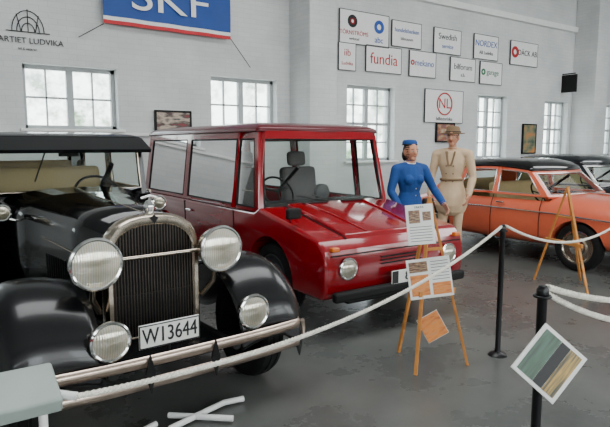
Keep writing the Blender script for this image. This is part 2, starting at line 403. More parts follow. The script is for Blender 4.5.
text('lettering_line',r,'bil & veteran',(0,0,-.12),.05,K)
tube('arch_lines',r,[[(.02+.22*f*math.cos(a),0,.14+.3*f*math.sin(a)) for a in [k*math.pi/14 for k in range(15)]] for f in(1,.7,.4)]+[[(.02,0,.14),(.02,0,.46)],[(-.28,0,.13),(.32,0,.13)],[(-.08,0,.14),(-.13,0,.38)],[(.12,0,.14),(.17,0,.38)]],.007,K)
def picture(x0,x1,zc,h,pm,name='framed_picture'):
    r=root(name,((x0+x1)/2,9.46,zc)); w=x1-x0
    boxes('frame',r,[((0,0,h/2),(w+.03,.04,.035)),((0,0,-h/2),(w+.03,.04,.035)),((-w/2,0,0),(.035,.04,h)),((w/2,0,0),(.035,.04,h))],M['darkin'])
    box('print',r,(0,.0,0),(w,.02,h),pm)
picture(3.43,4.07,2.04,.38,printmat('print_a',[(130,20,24),(60,50,46),(190,170,150),(40,50,50)],4))
picture(10.42,11.05,1.95,.44,printmat('print_b',[(60,80,120),(150,90,60),(200,190,160)],4))
picture(13.9,14.5,1.82,.8,printmat('print_c',[(40,70,60),(120,120,90),(190,120,60)],4))
# banner
r=root('hanging_banner',(3.72,9.36,4.04))
V=[];F=[];nx=24;nz=16
for i in range(nx+1):
    for j in range(nz+1):
        u=i/nx-.5;v=j/nz-.5
        V.append((u*2.24,.012*math.sin(u*22+v*3),v*.96-u*.03))
for i in range(nx):
    for j in range(nz): a=i*(nz+1)+j; F.append((a,a+nz+1,a+nz+2,a+1))
o=mk('cloth',r,V,F,M['banner'],smooth='all'); o.data.materials.append(M['bannred']); o.data.materials.append(M['white'])
for i in range(nx):
    for j in range(nz):
        p=o.data.polygons[i*nz+j]
        p.material_index={0:1,1:2,15:1,14:2}.get(j,0)
text('lettering',r,'SKF',(0,-.03,.0),.66,M['white'],sx=1.35,ext=.004)
tube('cords',r,[[(-1.12,0,-.48),(-1.5,.05,-.72)],[(1.12,0,-.48),(1.55,.05,-.95)],[(-1.12,0,.48),(-1.3,.05,.9)],[(1.12,0,.48),(1.3,.05,.9)]],.007,M['ink'])

# ------------------------------------------------------------------ vintage black car
bc=root('vintage_sedan',(1.17,2.95,0),math.radians(3))
def arch(w,zb,zs,zt,y,n=14,p=2.5):
    P=[Vector((-w,y,zb)),Vector((-w,y,(zb+zs)/2))]
    for k in range(n+1):
        a=math.pi-math.pi*k/n; c=math.cos(a); s=math.sin(a)
        P.append(Vector((w*math.copysign(abs(c)**(2/p),c),y,zs+(zt-zs)*abs(s)**(2/p))))
    P+= [Vector((w,y,(zb+zs)/2)),Vector((w,y,zb))]
    return P
def loftrings(name,par,R,m,**k):
    V=[];F=[];n=len(R[0])
    for r_ in R: V+=r_
    for i in range(len(R)-1):
        for j in range(n-1): F.append((i*n+j,i*n+j+1,(i+1)*n+j+1,(i+1)*n+j))
    return mk(name,par,V,F,m,**k)
hs=[(.42,.285,.6,1.0,1.225),(.9,.33,.6,1.03,1.245),(1.4,.39,.6,1.07,1.262),(1.62,.45,.58,1.1,1.275),(1.95,.6,.5,1.14,1.30)]
loftrings('hood',bc,[arch(w,zb,zs,zt,y) for y,w,zb,zs,zt in hs],M['black'],smooth='all',solid=.01)
tube('hood_hinge',bc,[[(0,y,zt+.004) for y,w,zb,zs,zt in hs]],.006,M['nickel'])
tube('hood_seams',bc,[[(s*(.285+(y-.42)*.108+.004),y,.93+(y-.42)*.07) for y in(.44,.9,1.38)] for s in(-1,1)],.004,M['nickel'])
LV=[]
for k in range(20):
    y=.52+k*.042
    w=.285+(y-.42)*.105+.006
    for s in(-1,1): LV.append(((s*w,y,.79),(.012,.014,.2)))
boxes('louvres',bc,LV,M['blackf'],.003)
ro=[arch(.3,.47,1.0,1.24,y) for y in(.40,.335)]; ri=[arch(.25,.5,.985,1.175,y) for y in(.325,.36)]
loftrings('radiator_shell',bc,[ro[0],ro[1],arch(.285,.475,1.0,1.225,.315),arch(.262,.49,.99,1.19,.315),ri[0],ri[1]],M['nickel'],smooth=True)
boxes('radiator_base',bc,[((0,.36,.475),(.6,.08,.05))],M['nickel'],.01)
a_=arch(.255,.5,.985,1.18,.365); mk('radiator_core',bc,a_,[tuple(range(len(a_)))],M['darkin'])
SL=[]
for k in range(27):
    x_=-.24+k*.48/26
    top=.985+.19*max(0,(1-(abs(x_)/.25)**2.5))**(1/2.5)
    SL.append([(x_,.335,.5),(x_,.335,top)])
tube('radiator_slats',bc,SL,.004,M['dnickel'],res=2)
boxes('slat_bars',bc,[((0,.34,.75),(.48,.01,.012))],M['darkin'])
lathe('radiator_cap',bc,[(.001,.07),(.02,.065),(.035,.04),(.036,.02),(.028,0),(.028,-.03)],(0,.38,1.25),'Z',M['chrome'],24)
mk('radiator_badge',bc,[(0,.31,1.235),(-.025,.31,1.215),(0,.31,1.18),(.025,.31,1.215)],[(0,1,2,3)],M['darkin'],solid=.008)
tube('mascot',bc,[[(-.05,.38,1.33),(0,.37,1.345),(.05,.38,1.33)],[(0,.37,1.3),(0,.37,1.345)]],.009,M['chrome'])
W_=.63
boxes('body_panels',bc,[((-W_,3.1,.86),(.05,2.3,.76)),((W_,3.1,.86),(.05,2.3,.76)),((0,4.28,.86),(1.26,.06,.76)),((0,3.1,.46),(1.26,2.35,.06))],M['black'],.02)
box('dash',bc,(0,2.02,1.13),(1.18,.1,.2),M['darkin'],.03)
tube('door_seams',bc,[[(s*(W_+.026),y,.5),(s*(W_+.026),y,1.24)] for s in(-1,1) for y in(2.05,2.85,3.0,3.8)],.005,M['darkin'])
tube('belt_moulding',bc,[[(s*(W_+.028),1.97,1.24),(s*(W_+.028),4.3,1.24)] for s in(-1,1)],.012,M['nickel'])
greenhouse(bc,.62,.6,1.22,1.68,[(1.97,2.02),(2.06,2.1),(2.85,2.85),(2.98,2.98),(3.75,3.72),(3.85,3.82),(4.2,4.12),(4.3,4.2)],['p','g','p','g','p','p','p'],0,.02,M['black'],M['glass'],M['nickel'],M['blackf'],.09,.12,.88,tr=.012)
mk('sun_visor',bc,[(-.61,2.02,1.70),(.61,2.02,1.70),(.61,1.8,1.60),(-.61,1.8,1.60)],[(0,1,2,3)],M['blackf'],solid=.03)
tube('wipers',bc,[[(-.2,1.97,1.62),(-.3,1.955,1.36)]],.006,M['darkin'])
box('rear_mirror',bc,(0,2.08,1.58),(.16,.02,.05),M['darkin'],.005)
for s in(-1,1):
    lamp(bc,'cowl_lamp',(s*.60,1.64,1.16),.055,.12,M['chrome'])
    tube('cowl_lamp_stalk',bc,[(s*.5,1.72,1.09),(s*.60,1.72,1.12)],.01,M['chrome'])
seat(bc,'front_bench',(0,2.75,0),1.1,M['tan'],False,.82,.62)
seat(bc,'rear_bench',(0,3.75,0),1.1,M['tan'],False,.82,.66)
steering(bc,(.3,2.32,1.2),.2,math.radians(-35))
def fender(name,path,x_in,x_out,par,s,lip=.13):
    path=cat(path,5)
    V=[];F=[];n=11
    for p in path:
        y,z,k=p
        xi=x_in; xo=x_in+(x_out-x_in)*k
        for j in range(n):
            u=j/(n-1)
            drop=.05*(2*u-1)**2 if u<.5 else .05*(2*u-1)**2+lip*max(0,(u-.6)/.4)**2.2
            V.append(Vector((s*(xi+(xo-xi)*(u if u<.9 else .9+(u-.9)*.6)),y,z-drop)))
    for i in range(len(path)-1):
        for j in range(n-1): F.append((i*n+j,i*n+j+1,(i+1)*n+j+1,(i+1)*n+j))
    return mk(name,par,V,F,M['blackf'],smooth='all',solid=.012)
fp=[(.02,.42,.86),(.03,.56,.92),(.10,.71,.97),(.25,.84,1),(.47,.895,1),(.72,.85,1),(.95,.71,1),(1.2,.54,1),(1.45,.43,1),(1.7,.40,1)]
rp=[(3.15,.42,1),(3.25,.6,1),(3.45,.8,1),(3.72,.88,1),(4.0,.8,1),(4.2,.62,1),(4.3,.42,.95)]
for s in(-1,1):
    fender('front_fender',fp,.42,.97,bc,s)
    fender('rear_fender',rp,.6,.97,bc,s)
    box('running_board',bc,(s*.79,2.45,.36),(.34,1.6,.04),M['blackf'],.01)
    wheel(bc,'front_wheel',(s*.75,.48,.37),.37,.16,'spoke',s,M['darkin'])
    wheel(bc,'rear_wheel',(s*.75,3.72,.37),.37,.16,'spoke',s,M['darkin'])
    lamp(bc,'headlamp',(s*.385-.01,.17,1.005),.137,.2,M['nickel'])
    tube('headlamp_post',bc,[(s*.385,.26,.92),(s*.385,.3,.78),(s*.33,.36,.68)],.018,M['nickel'])
    lamp(bc,'fog_lamp',(s*.45+.065,.02,.61),.102,.13,M['nickel'])
    tube('fog_lamp_post',bc,[(s*.45+.065,.08,.54),(s*.42,.08,.43)],.014,M['darkin'])
    tube('frame_horn',bc,[(s*.38,-.0,.43),(s*.38,.15,.42),(s*.34,.5,.45),(s*.36,1.6,.48)],.03,M['darkin'])
tube('headlamp_bar',bc,[(-.25,.25,1.0),(.25,.25,1.0)],.012,M['nickel'])
tube('front_axle',bc,[(-.7,.48,.34),(-.4,.48,.3),(.4,.48,.3),(.7,.48,.34)],.028,M['darkin'])
tube('rear_axle',bc,[(-.7,3.72,.37),(.7,3.72,.37)],.04,M['darkin'])
boxes('chassis',bc,[((s*.36,2.6,.42),(.06,3.4,.08)) for s in(-1,1)],M['darkin'])
box('apron',bc,(0,.22,.45),(.62,.34,.03),M['blackf'],.01,(.25,0,0))
for z in(.475,.35):
    V=[];F=[];n=28
    for i in range(n+1):
        u=i/n*2-1; x_=u*.86+.06; y=-.03+.05*abs(u)**3+ (.10 if abs(u)>.97 else 0)
        V+=[(x_,y,z-.03),(x_,y-.01,z),(x_,y,z+.03)]
    for i in range(n):
        a=i*3; F+=[(a,a+3,a+4,a+1),(a+1,a+4,a+5,a+2)]
    mk('bumper_bar',bc,V,F,M['alu'],smooth='all',solid=.01)
for x_ in(-.2,.2):
    mk('bumper_clamp',bc,[(x_-.028,-.055,.413),(x_,-.06,.525),(x_+.028,-.055,.413),(x_,-.06,.30)],[(0,1,2,3)],M['darkin'],solid=.012)
tube('bumper_ends',bc,[[(.06+s*.85,.04,.35),(.06+s*.865,.05,.413),(.06+s*.85,.04,.475)] for s in(-1,1)],.018,M['alu'])
pl=bpy.data.objects.new('number_plate',None); COL.objects.link(pl); pl.parent=bc; pl.location=(-.035,.05,.585)
box('plate',pl,(0,0,0),(.37,.012,.14),M['plate'],.004); boxes('plate_border',pl,[((0,-.008,.064),(.37,.004,.006)),((0,-.008,-.064),(.37,.004,.006)),((-.182,-.008,0),(.006,.004,.134)),((.182,-.008,0),(.006,.004,.134))],M['ink'])
text('digits',pl,'W13644',(0,-.008,-.002),.125,M['ink'],sx=.76,ext=.004)
tube('plate_bracket',pl,[(0,.02,-.05),(0,.03,-.16)],.01,M['darkin'])

# ------------------------------------------------------------------ red off-road wagon
rc=root('red_offroad_wagon',(3.6,3.66,0))
prof=[(.05,.33),(.0,.42),(-.01,.62),(.02,.76),(.10,.845),(.6,.945),(1.10,1.04),(1.2,.99),(4.42,.99),(4.48,.93),(4.5,.5),(4.42,.36)]
V=[];n=len(prof)
for x_ in(-.87,.87): V+=[(x_,y,z) for y,z in prof]
F=[tuple(range(n)),tuple(range(2*n-1,n-1,-1))]+[(i,(i+1)%n,n+(i+1)%n,n+i) for i in range(n)]
body=mk('body',rc,V,F,M['red'],bevel=.075)
finalize(body,[cutcyl(rc,.9,.36,.42,-1,-.5),cutcyl(rc,.9,.36,.42,.5,1),cutcyl(rc,3.6,.36,.42,-1,-.5),cutcyl(rc,3.6,.36,.42,.5,1),
  mk('cut',rc,boxv((0,2.85,.85),(1.58,3.1,.7)),BF,None)])
hp=[(.08,.80),(.12,.875),(.6,.985),(1.04,1.068),(1.08,1.02),(.6,.92)]
V=[];n=len(hp)
for x_ in(-.56,.56): V+=[(x_,y,z) for y,z in hp]
F=[tuple(range(n)),tuple(range(2*n-1,n-1,-1))]+[(i,(i+1)%n,n+(i+1)%n,n+i) for i in range(n)]
finalize(mk('hood_panel',rc,V,F,M['red'],bevel=.02))
tube('hood_seam',rc,[[(-.8,-.008,.72),(.8,-.008,.72)]]+[[(s*.568,.09,.842),(s*.568,.6,.950),(s*.568,1.08,1.04)] for s in(-1,1)],.006,M['darkin'])
tube('hood_crease',rc,[[(s*.3,.13,.878),(s*.34,.6,.99),(s*.38,1.0,1.064)] for s in(-1,1)],.009,M['red'])
boxes('cowl_vent',rc,[((s*.25,1.0+.0,1.064),(.3,.06,.012)) for s in(-1,1)],M['darkin'],.003)
boxes('grille_slots',rc,[((0,-.012,z),(.5,.012,.012)) for z in(.60,.63,.66)],M['darkin'])
greenhouse(rc,.85,.765,.99,1.79,[(1.12,1.25),(1.19,1.32),(1.58,1.60),(1.66,1.68),(2.88,2.86),(3.02,3.0),(4.28,4.2),(4.44,4.35)],['p','g','p','g','p','g','p'],.05,.02,M['red'],M['glass'],M['darkin'],M['redroof'],.11,.05,.9,tr=.014,
  rings=[(1.0,0,0),(1.015,.0,.05),(1.02,.02,.2),(1.0,.1,.42),(.955,.3,.62),(.87,.6,.8),(.7,.85,.93),(.4,1,.99)])
tube('roof_gutter',rc,[[(-.785,1.25,1.795),(-.785,4.35,1.795)],[(.785,1.25,1.795),(.785,4.35,1.795)],[(-.78,1.235,1.795),(0,1.18,1.795),(.78,1.235,1.795)]],.014,M['redroof'])
for s in(-1,1):
    lamp(rc,'headlamp',(s*.63,-.022,.60),.088,.08,M['darkin'])
    wheel(rc,'front_wheel',(s*.74,.9,.36),.36,.19,'disc',s,M['inkgrey'])
    wheel(rc,'rear_wheel',(s*.74,3.6,.36),.36,.19,'disc',s,M['inkgrey'])
    box('mudguard_liner',rc,(s*.5,.9,.5),(.02,.8,.4),M['darkin'])
    box('mudguard_liner_rear',rc,(s*.5,3.6,.5),(.02,.8,.4),M['darkin'])
    tube('wiper',rc,[(s*.1+.25,1.07,1.04),(s*.1+.0,1.09,1.07),(s*.1-.3,1.11,1.13)],.007,M['darkin'])
    tube('mirror_stalk',rc,[(s*.8,.62,.95),(s*.86,.55,1.01),(s*.86,.5,1.04)],.008,M['darkin'])
    box('mirror_head',rc,(s*.86,.48,1.04),(.15,.05,.1),M['darkin'],.02)
    tube('door_seam',rc,[[(s*.872,1.62,.55),(s*.872,1.62,.97)],[(s*.872,1.62,.55),(s*.872,2.9,.5),(s*.872,2.94,.97)]],.005,M['darkin'])
    box('door_handle',rc,(s*.885,2.78,.86),(.02,.14,.03),M['chrome'],.006)
    box('turn_signal',rc,(s*.76,.005,.775),(.08,.05,.04),M['amber'],.012)
box('front_bumper',rc,(0,-.05,.375),(1.62,.07,.09),M['darkin'],.025)
box('skid_panel',rc,(0,.12,.31),(1.2,.2,.08),M['darkin'],.02)
box('rear_bumper',rc,(0,4.53,.42),(1.66,.08,.12),M['darkin'],.025)
pl=bpy.data.objects.new('number_plate',None); COL.objects.link(pl); pl.parent=rc; pl.location=(-.02,-.10,.48)
box('plate',pl,(0,0,0),(.36,.01,.12),M['plate'],.004); box('plate_dark',pl,(-.14,-.006,0),(.07,.006,.11),M['ink']); text('digits',pl,'83',(.04,-.008,0),.12,M['ink'])
seat(rc,'front_seat',(-.38,1.95,0),.5,M['seat'],True,.74,.64); seat(rc,'front_seat_b',(.38,1.95,0),.5,M['seat'],True,.74,.64)
seat(rc,'rear_seat',(0,3.2,0),1.2,M['seat'],False,.7,.55)
box('dashboard',rc,(0,1.3,.99),(1.5,.26,.14),M['darkin'],.04); steering(rc,(-.36,1.55,1.14),.19,math.radians(-35))
lathe('round_gauge',rc,[(.001,-.03),(.06,-.02),(.09,.0),(.09,.05),(.001,.06)],(.12,1.36,1.13),'Y',M['inkgrey'],24)
tube('axles',rc,[[(-.7,.9,.36),(.7,.9,.36)],[(-.7,3.6,.36),(.7,3.6,.36)]],.05,M['darkin'])

# ------------------------------------------------------------------ sedans
def sedan(name,loc,bodym,roofm,rim,zt=1.33,L_=4.1,hubm=None):
    r=root(name,loc)
    st=[(0,.50,.40,.72),(.05,.64,.34,.80),(.2,.735,.29,.89),(.6,.785,.26,.945),(1.2,.81,.24,.975),(1.45,.815,.24,.975),(2.4,.82,.24,.965),(3.1,.81,.25,.96),(3.5,.78,.27,.91),(3.85,.71,.31,.82),(4.03,.60,.36,.73),(4.1,.46,.42,.64)]
    n=36;V=[];F=[]
    pts=cat([Vector((a,b,c)) for a,b,c,d in st],4); zt2=cat([Vector((a,d,0)) for a,b,c,d in st],4)
    for p,q in zip(pts,zt2):
        y,hw,zb=p; zz=q[1]; mz=(zb+zz)/2+.04; 
        for k in range(n):
            a=2*math.pi*k/n; c=math.cos(a);s=math.sin(a)
            pz=2/2.9 if s>0 else 2/5
            hh=(zz-mz) if s>0 else (mz-zb)
            V.append((hw*math.copysign(abs(c)**(2/3.6),c),y,mz+hh*math.copysign(abs(s)**pz,s)))
    m_=len(pts)
    for i in range(m_-1):
        for k in range(n): F.append((i*n+k,i*n+(k+1)%n,(i+1)*n+(k+1)%n,(i+1)*n+k))
    F+=[tuple(range(n)),tuple(range(m_*n-1,(m_-1)*n-1,-1))]
    b=mk('body',r,V,F,bodym)
    finalize(b,[cutcyl(r,.86,.32,.355,-1,-.45),cutcyl(r,.86,.32,.355,.45,1),cutcyl(r,3.3,.32,.355,-1,-.45),cutcyl(r,3.3,.32,.355,.45,1),mk('cut',r,boxv((0,2.25,.8),(1.42,1.9,.7)),BF,None)])
    mid=2.36
    greenhouse(r,.745,.61,.94,zt,[(1.30,1.66),(1.40,1.74),(1.75,1.93),(2.12,2.15),(2.2,2.23),(2.5,2.45),(2.85,2.72),(2.95,2.8),(3.15,2.92),(3.35,3.02)],['p','g','g','p','g','g','p','p','p'],.14,.12,bodym,M['glass'],M['chrome'],roofm,.13,.08,.9,
      ztf=lambda y:-.07*((y-mid)/.68)**2 if y>mid else -.05*((y-mid)/.68)**2,
      rings=[(1.0,0,0),(1.02,.0,.06),(1.025,.0,.18),(1.0,.08,.36),(.95,.22,.54),(.86,.48,.74),(.7,.78,.9),(.5,.93,.97),(.25,1,1)])
    for s in(-1,1):
        wheel(r,'front_wheel',(s*.69,.86,.32),.32,.15,'disc',s,rim); wheel(r,'rear_wheel',(s*.69,3.3,.32),.32,.15,'disc',s,rim)
        lamp(r,'headlamp',(s*.54,.03,.72),.09,.1,bodym)
        tube('side_moulding',r,[(s*.80,.35,.70),(s*.822,1.2,.74),(s*.83,2.4,.75),(s*.80,3.3,.72)],.011,M['chrome'])
        tube('door_seams',r,[[(s*.815,y,.34),(s*.829,y,.6),(s*.81,y,.80),(s*.755,y,.93)] for y in(1.38,2.17,2.95)],.005,M['darkin'])
        for y in(2.02,2.8): box('door_handle',r,(s*.815,y,.83),(.03,.13,.022),M['chrome'],.006)
        lathe('tail_lamp',r,[(.04,0),(.04,.04),(.001,.06)],(s*.42,4.06,.6),'Y',M['redink'],16)
    box('front_bumper',r,(0,-.06,.42),(1.5,.06,.1),M['chrome'],.025); box('rear_bumper',r,(0,4.15,.42),(1.5,.06,.1),M['chrome'],.025)
    boxes('bumper_irons',r,[((s*.35,-.01,.42),(.05,.12,.05)) for s in(-1,1)]+[((s*.35,4.1,.42),(.05,.1,.05)) for s in(-1,1)],M['darkin'])
    boxes('grille',r,[((0,-.0,.5+.045*k),(.8,.03,.015)) for k in range(6)],M['chrome'])
    tube('axles',r,[[(-.65,.86,.32),(.65,.86,.32)],[(-.65,3.3,.32),(.65,3.3,.32)]],.04,M['darkin'])
    seat(r,'front_bench',(0,2.0,0),1.3,M['tan'],False,.6,.5); seat(r,'rear_bench',(0,2.8,0),1.3,M['tan'],False,.6,.5)
    steering(r,(-.35,1.66,.95),.19,math.radians(-35))
    tube('hood_trim',r,[(0,.1,.88),(0,.3,.93),(0,.7,.965),(0,1.25,.99)],.01,M['chrome'])
    return r
sedan('orange_sedan',(7.78,3.05,0),M['orange'],M['black'],M['nickel'])
sedan('dark_sedan',(10.25,3.7,0),M['navy'],M['navy'],M['inkgrey'],1.36)

# ------------------------------------------------------------------ posts and ropes
def post(loc,h=1.045):
    r=root('rope_post',loc)
    lathe('pole',r,[(.001,h),(.016,h-.003),(.026,h-.02),(.026,h-.05),(.021,h-.06),(.021,.05),(.026,.03),(.06,.018),(.075,.0),(.001,0)],(0,0,0),'Z',M['post'],24)
    tube('ring',r,[(.034*math.cos(a),.034*math.sin(a),h-.05) for a in [k*math.pi/8 for k in range(16)]],.006,M['post'],cyclic=True)
P1=(3.68,2.64);P2=(2.21,1.37);P3=(6.3,2.85);P4=(4.3,1.2)
for p in(P1,P2,P3,P4): post((p[0],p[1],0))
def rope(a,b,sag,rad=.011):
    a=Vector(a);b=Vector(b);L=(b-a).length; n=int(L/.012); t=(b-a).normalized(); s=t.cross(Vector((0,0,1))).normalized(); u=s.cross(t)
    r=root('barrier_rope',(0,0,0)); sp=[]
    for k in range(3):
        P=[]
        for i in range(n+1):
            f=i/n; p=a.lerp(b,f)-Vector((0,0,4*sag*f*(1-f))); ph=f*L/.065*2*math.pi+k*2*math.pi/3
            P.append(p+(s*math.cos(ph)+u*math.sin(ph))*rad*.52)
        sp.append(P)
    tube('strands',r,sp,rad*.6,M['rope'],res=2)
rope((P1[0]-.035,P1[1]-.01,1.03),(.40,1.96,.79),.17)
rope((P1[0]+.035,P1[1],1.03),(P3[0]-.03,P3[1],1.0),.24)
rope((P2[0]+.035,P2[1],1.03),(P4[0]-.03,P4[1],.98),.16,.014)
rope((P2[0]+.035,P2[1],1.0),(P4[0]-.03,P4[1],.92),.24,.014)

# ------------------------------------------------------------------ boards & easels
def frameM(c,n,roll):
    n=Vector(n).normalized(); x_=Vector((0,0,1)).cross(n).normalized(); y=n.cross(x_)
    m=Matrix((x_,y,n)).transposed().to_4x4(); return Matrix.Translation(c)@m@Matrix.Rotation(roll,4,'Z')
def board(par,name,c,n,roll,w,h,items,txt=(),lines=()):
    e=bpy.data.objects.new(name,None); COL.objects.link(e); e.parent=par; e.matrix_local=frameM(Vector(c)-par.location,n,roll)
    box('panel',e,(0,0,0),(w,h,.008),M['plate'],.002)
    for cx,cy,sx,sy,m in items: box('print',e,(cx*w,cy*h,.005),(sx*w,sy*h,.003),m)
    for s,cx,cy,sz,m in txt: text('caption',e,s,(cx*w,cy*h,.006),sz,m,rot=(0,0,0),ext=.0008)
    if lines: boxes('text_lines',e,[((cx*w,cy*h,.005),(sx*w,.004,.002)) for cx,cy,sx in lines],M['inkgrey'])
NC=(-.55,-.83,.16)
ph1=printmat('print_sepia',[(50,34,26),(130,90,60),(190,160,120)],5); ph2=printmat('print_orange',[(190,92,24),(226,136,46),(205,140,90)],4)
ph3=printmat('print_meadow',[(24,50,40),(50,90,60),(70,110,100)],2.2); ph4=printmat('print_field',[(30,30,24),(90,80,40),(200,160,70),(60,50,30)],2.0)
def easel(loc,ap,feet,name='display_easel'):
    r=root(name,loc); l=Vector(loc)
    A=Vector(ap)-l; Fs=[Vector(f)-l for f in feet]
    L=[(A+Vector((0,0,.0)),f,.026,.02) for f in Fs]
    a=A.lerp(Fs[0],.55); b=A.lerp(Fs[1],.55); d=(b-a)*.12
    L.append((a-d,b+d,.03,.04)); a2=A.lerp(Fs[0],.3); b2=A.lerp(Fs[1],.3); L.append((a2,b2,.022,.022))
    beams('legs',r,L,M['wood'],.003); return r
e1=easel((3.09,2.8,0),(3.1,2.86,1.27),[(2.86,2.73,0),(3.32,2.64,0),(3.08,3.13,0)])
board(e1,'info_sheet',(2.965,2.82,1.08),NC,.08,.2,.29,[(-.2,.2,.4,.32,ph1),(.25,.2,.3,.22,ph1)],[('FAKTA',0,.43,.022,M['ink'])],[(0,-.06-k*.07,.8) for k in range(6)])
board(e1,'info_poster',(3.02,2.765,.69),NC,.12,.32,.29,[(-.24,-.16,.42,.52,ph2),(-.24,.3,.42,.26,ph1),(.25,-.28,.42,.3,ph2)],[],[(.25,.4-k*.075,.4) for k in range(7)])
board(e1,'info_card',(3.03,2.735,.33),NC,.5,.17,.19,[(0,0,.96,.96,ph2)])
easel((6.2,3.6,0),(6.2,3.6,1.17),[(6.17,3.95,0),(5.95,3.15,0),(6.6,3.6,0)])
pb=root('photo_board',(2.15,1.28,.74))
board(pb,'photo_card',(2.13,1.275,.74),(-.5,-.8,.3),.82,.245,.225,[(0,.24,.86,.36,ph3),(0,-.05,.86,.2,M['ink']),(0,-.29,.86,.26,ph4)])
tube('hook',pb,[(-.01,.02,.06),(.02,.05,.09)],.004,M['post'])

# lectern at lower left
lr=root('display_lectern',(.1,2.0,0))
box('top_panel',lr,(-.05,.02,.82),(.60,.2,.06),M['greybox'],.012,(.35,0,0))
tube('frame',lr,[[(-.2,.02,.80),(-.2,.02,.03),(-.2,-.2,.015),(-.2,.3,.015)],[(.2,.02,.80),(.2,.02,.03)],[(.2,-.2,.015),(.2,.3,.015)],[(.24,.0,.80),(.3,-.04,.79)]],.015,M['white'])
box('red_panel',lr,(-.05,.02,.6),(.4,.02,.18),M['bannred'],.004)
fs=root('folding_stand_base',(.95,2.85,0))
tube('tubes',fs,[[(-.5,-.02,.03),(-.15,.10,.03),(.1,.2,.03)],[(-.1,-.12,.03),(.15,.1,.03),(.55,.22,.03)],[(.2,.26,.03),(.5,.0,.03)],[(-.3,-.15,.02),(-.2,.12,.03)],[(.55,.22,.03),(.68,.2,.03)]],.018,M['white'])

# ------------------------------------------------------------------ people
def sweep(path,rad,seg=16,ref=(1,0,0),dens=5):
    P=[Vector(p) for p in path]; RR=[Vector((r if isinstance(r,(int,float)) else r[0], r if isinstance(r,(int,float)) else r[1],0)) for r in rad]
    if len(P)>1 and dens>1: P=cat(P,dens); RR=cat(RR,dens)
    ref=Vector(ref); V=[];F=[]; n=len(P); rings=[]
    for i in range(n):
        t=(P[min(i+1,n-1)]-P[max(i-1,0)]).normalized(); s=ref-t*ref.dot(t)
        if s.length<.05: s=Vector((0,1,0))-t*t.y
        s.normalize(); u=t.cross(s); rings.append((P[i],s,u,RR[i],t))
    def add(p,s,u,rx,ry):
        for k in range(seg):
            a=2*math.pi*k/seg; V.append(p+s*rx*math.cos(a)+u*ry*math.sin(a))
    p,s,u,r,t=rings[0]; m=min(r.x,r.y)
    add(p-t*m*.8,s,u,r.x*.5,r.y*.5); add(p-t*m*.5,s,u,r.x*.85,r.y*.85)
    for p,s,u,r,t in rings: add(p,s,u,r.x,r.y)
    m=min(r.x,r.y); add(p+t*m*.5,s,u,r.x*.85,r.y*.85); add(p+t*m*.8,s,u,r.x*.5,r.y*.5)
    N=len(V)//seg
    for i in range(N-1):
        for k in range(seg): F.append((i*seg+k,i*seg+(k+1)%seg,(i+1)*seg+(k+1)%seg,(i+1)*seg+k))
    F+=[tuple(range(seg)),tuple(range(N*seg-1,(N-1)*seg-1,-1))]
    return V,F
def ellip(c,r,seg=20,rg=14,fn=None):
    V=[];F=[];c=Vector(c)
    V.append(Vector((0,0,1)))
    for i in range(1,rg):
        a=math.pi*i/rg
        for k in range(seg):
            b=2*math.pi*k/seg; V.append(Vector((math.sin(a)*math.cos(b),math.sin(a)*math.sin(b),math.cos(a))))
    V.append(Vector((0,0,-1)))
    F+=[(0,1+k,1+(k+1)%seg) for k in range(seg)]
    for i in range(rg-2):
        for k in range(seg): a=1+i*seg; F.append((a+k,a+seg+k,a+seg+(k+1)%seg,a+(k+1)%seg))
    a=1+(rg-2)*seg; F+=[(a+k,len(V)-1,a+(k+1)%seg) for k in range(seg)]
    V=[c+Vector(((v.x*r[0]),(v.y*r[1]),(v.z*r[2])))*(fn(v) if fn else 1) for v in V]
    return V,F
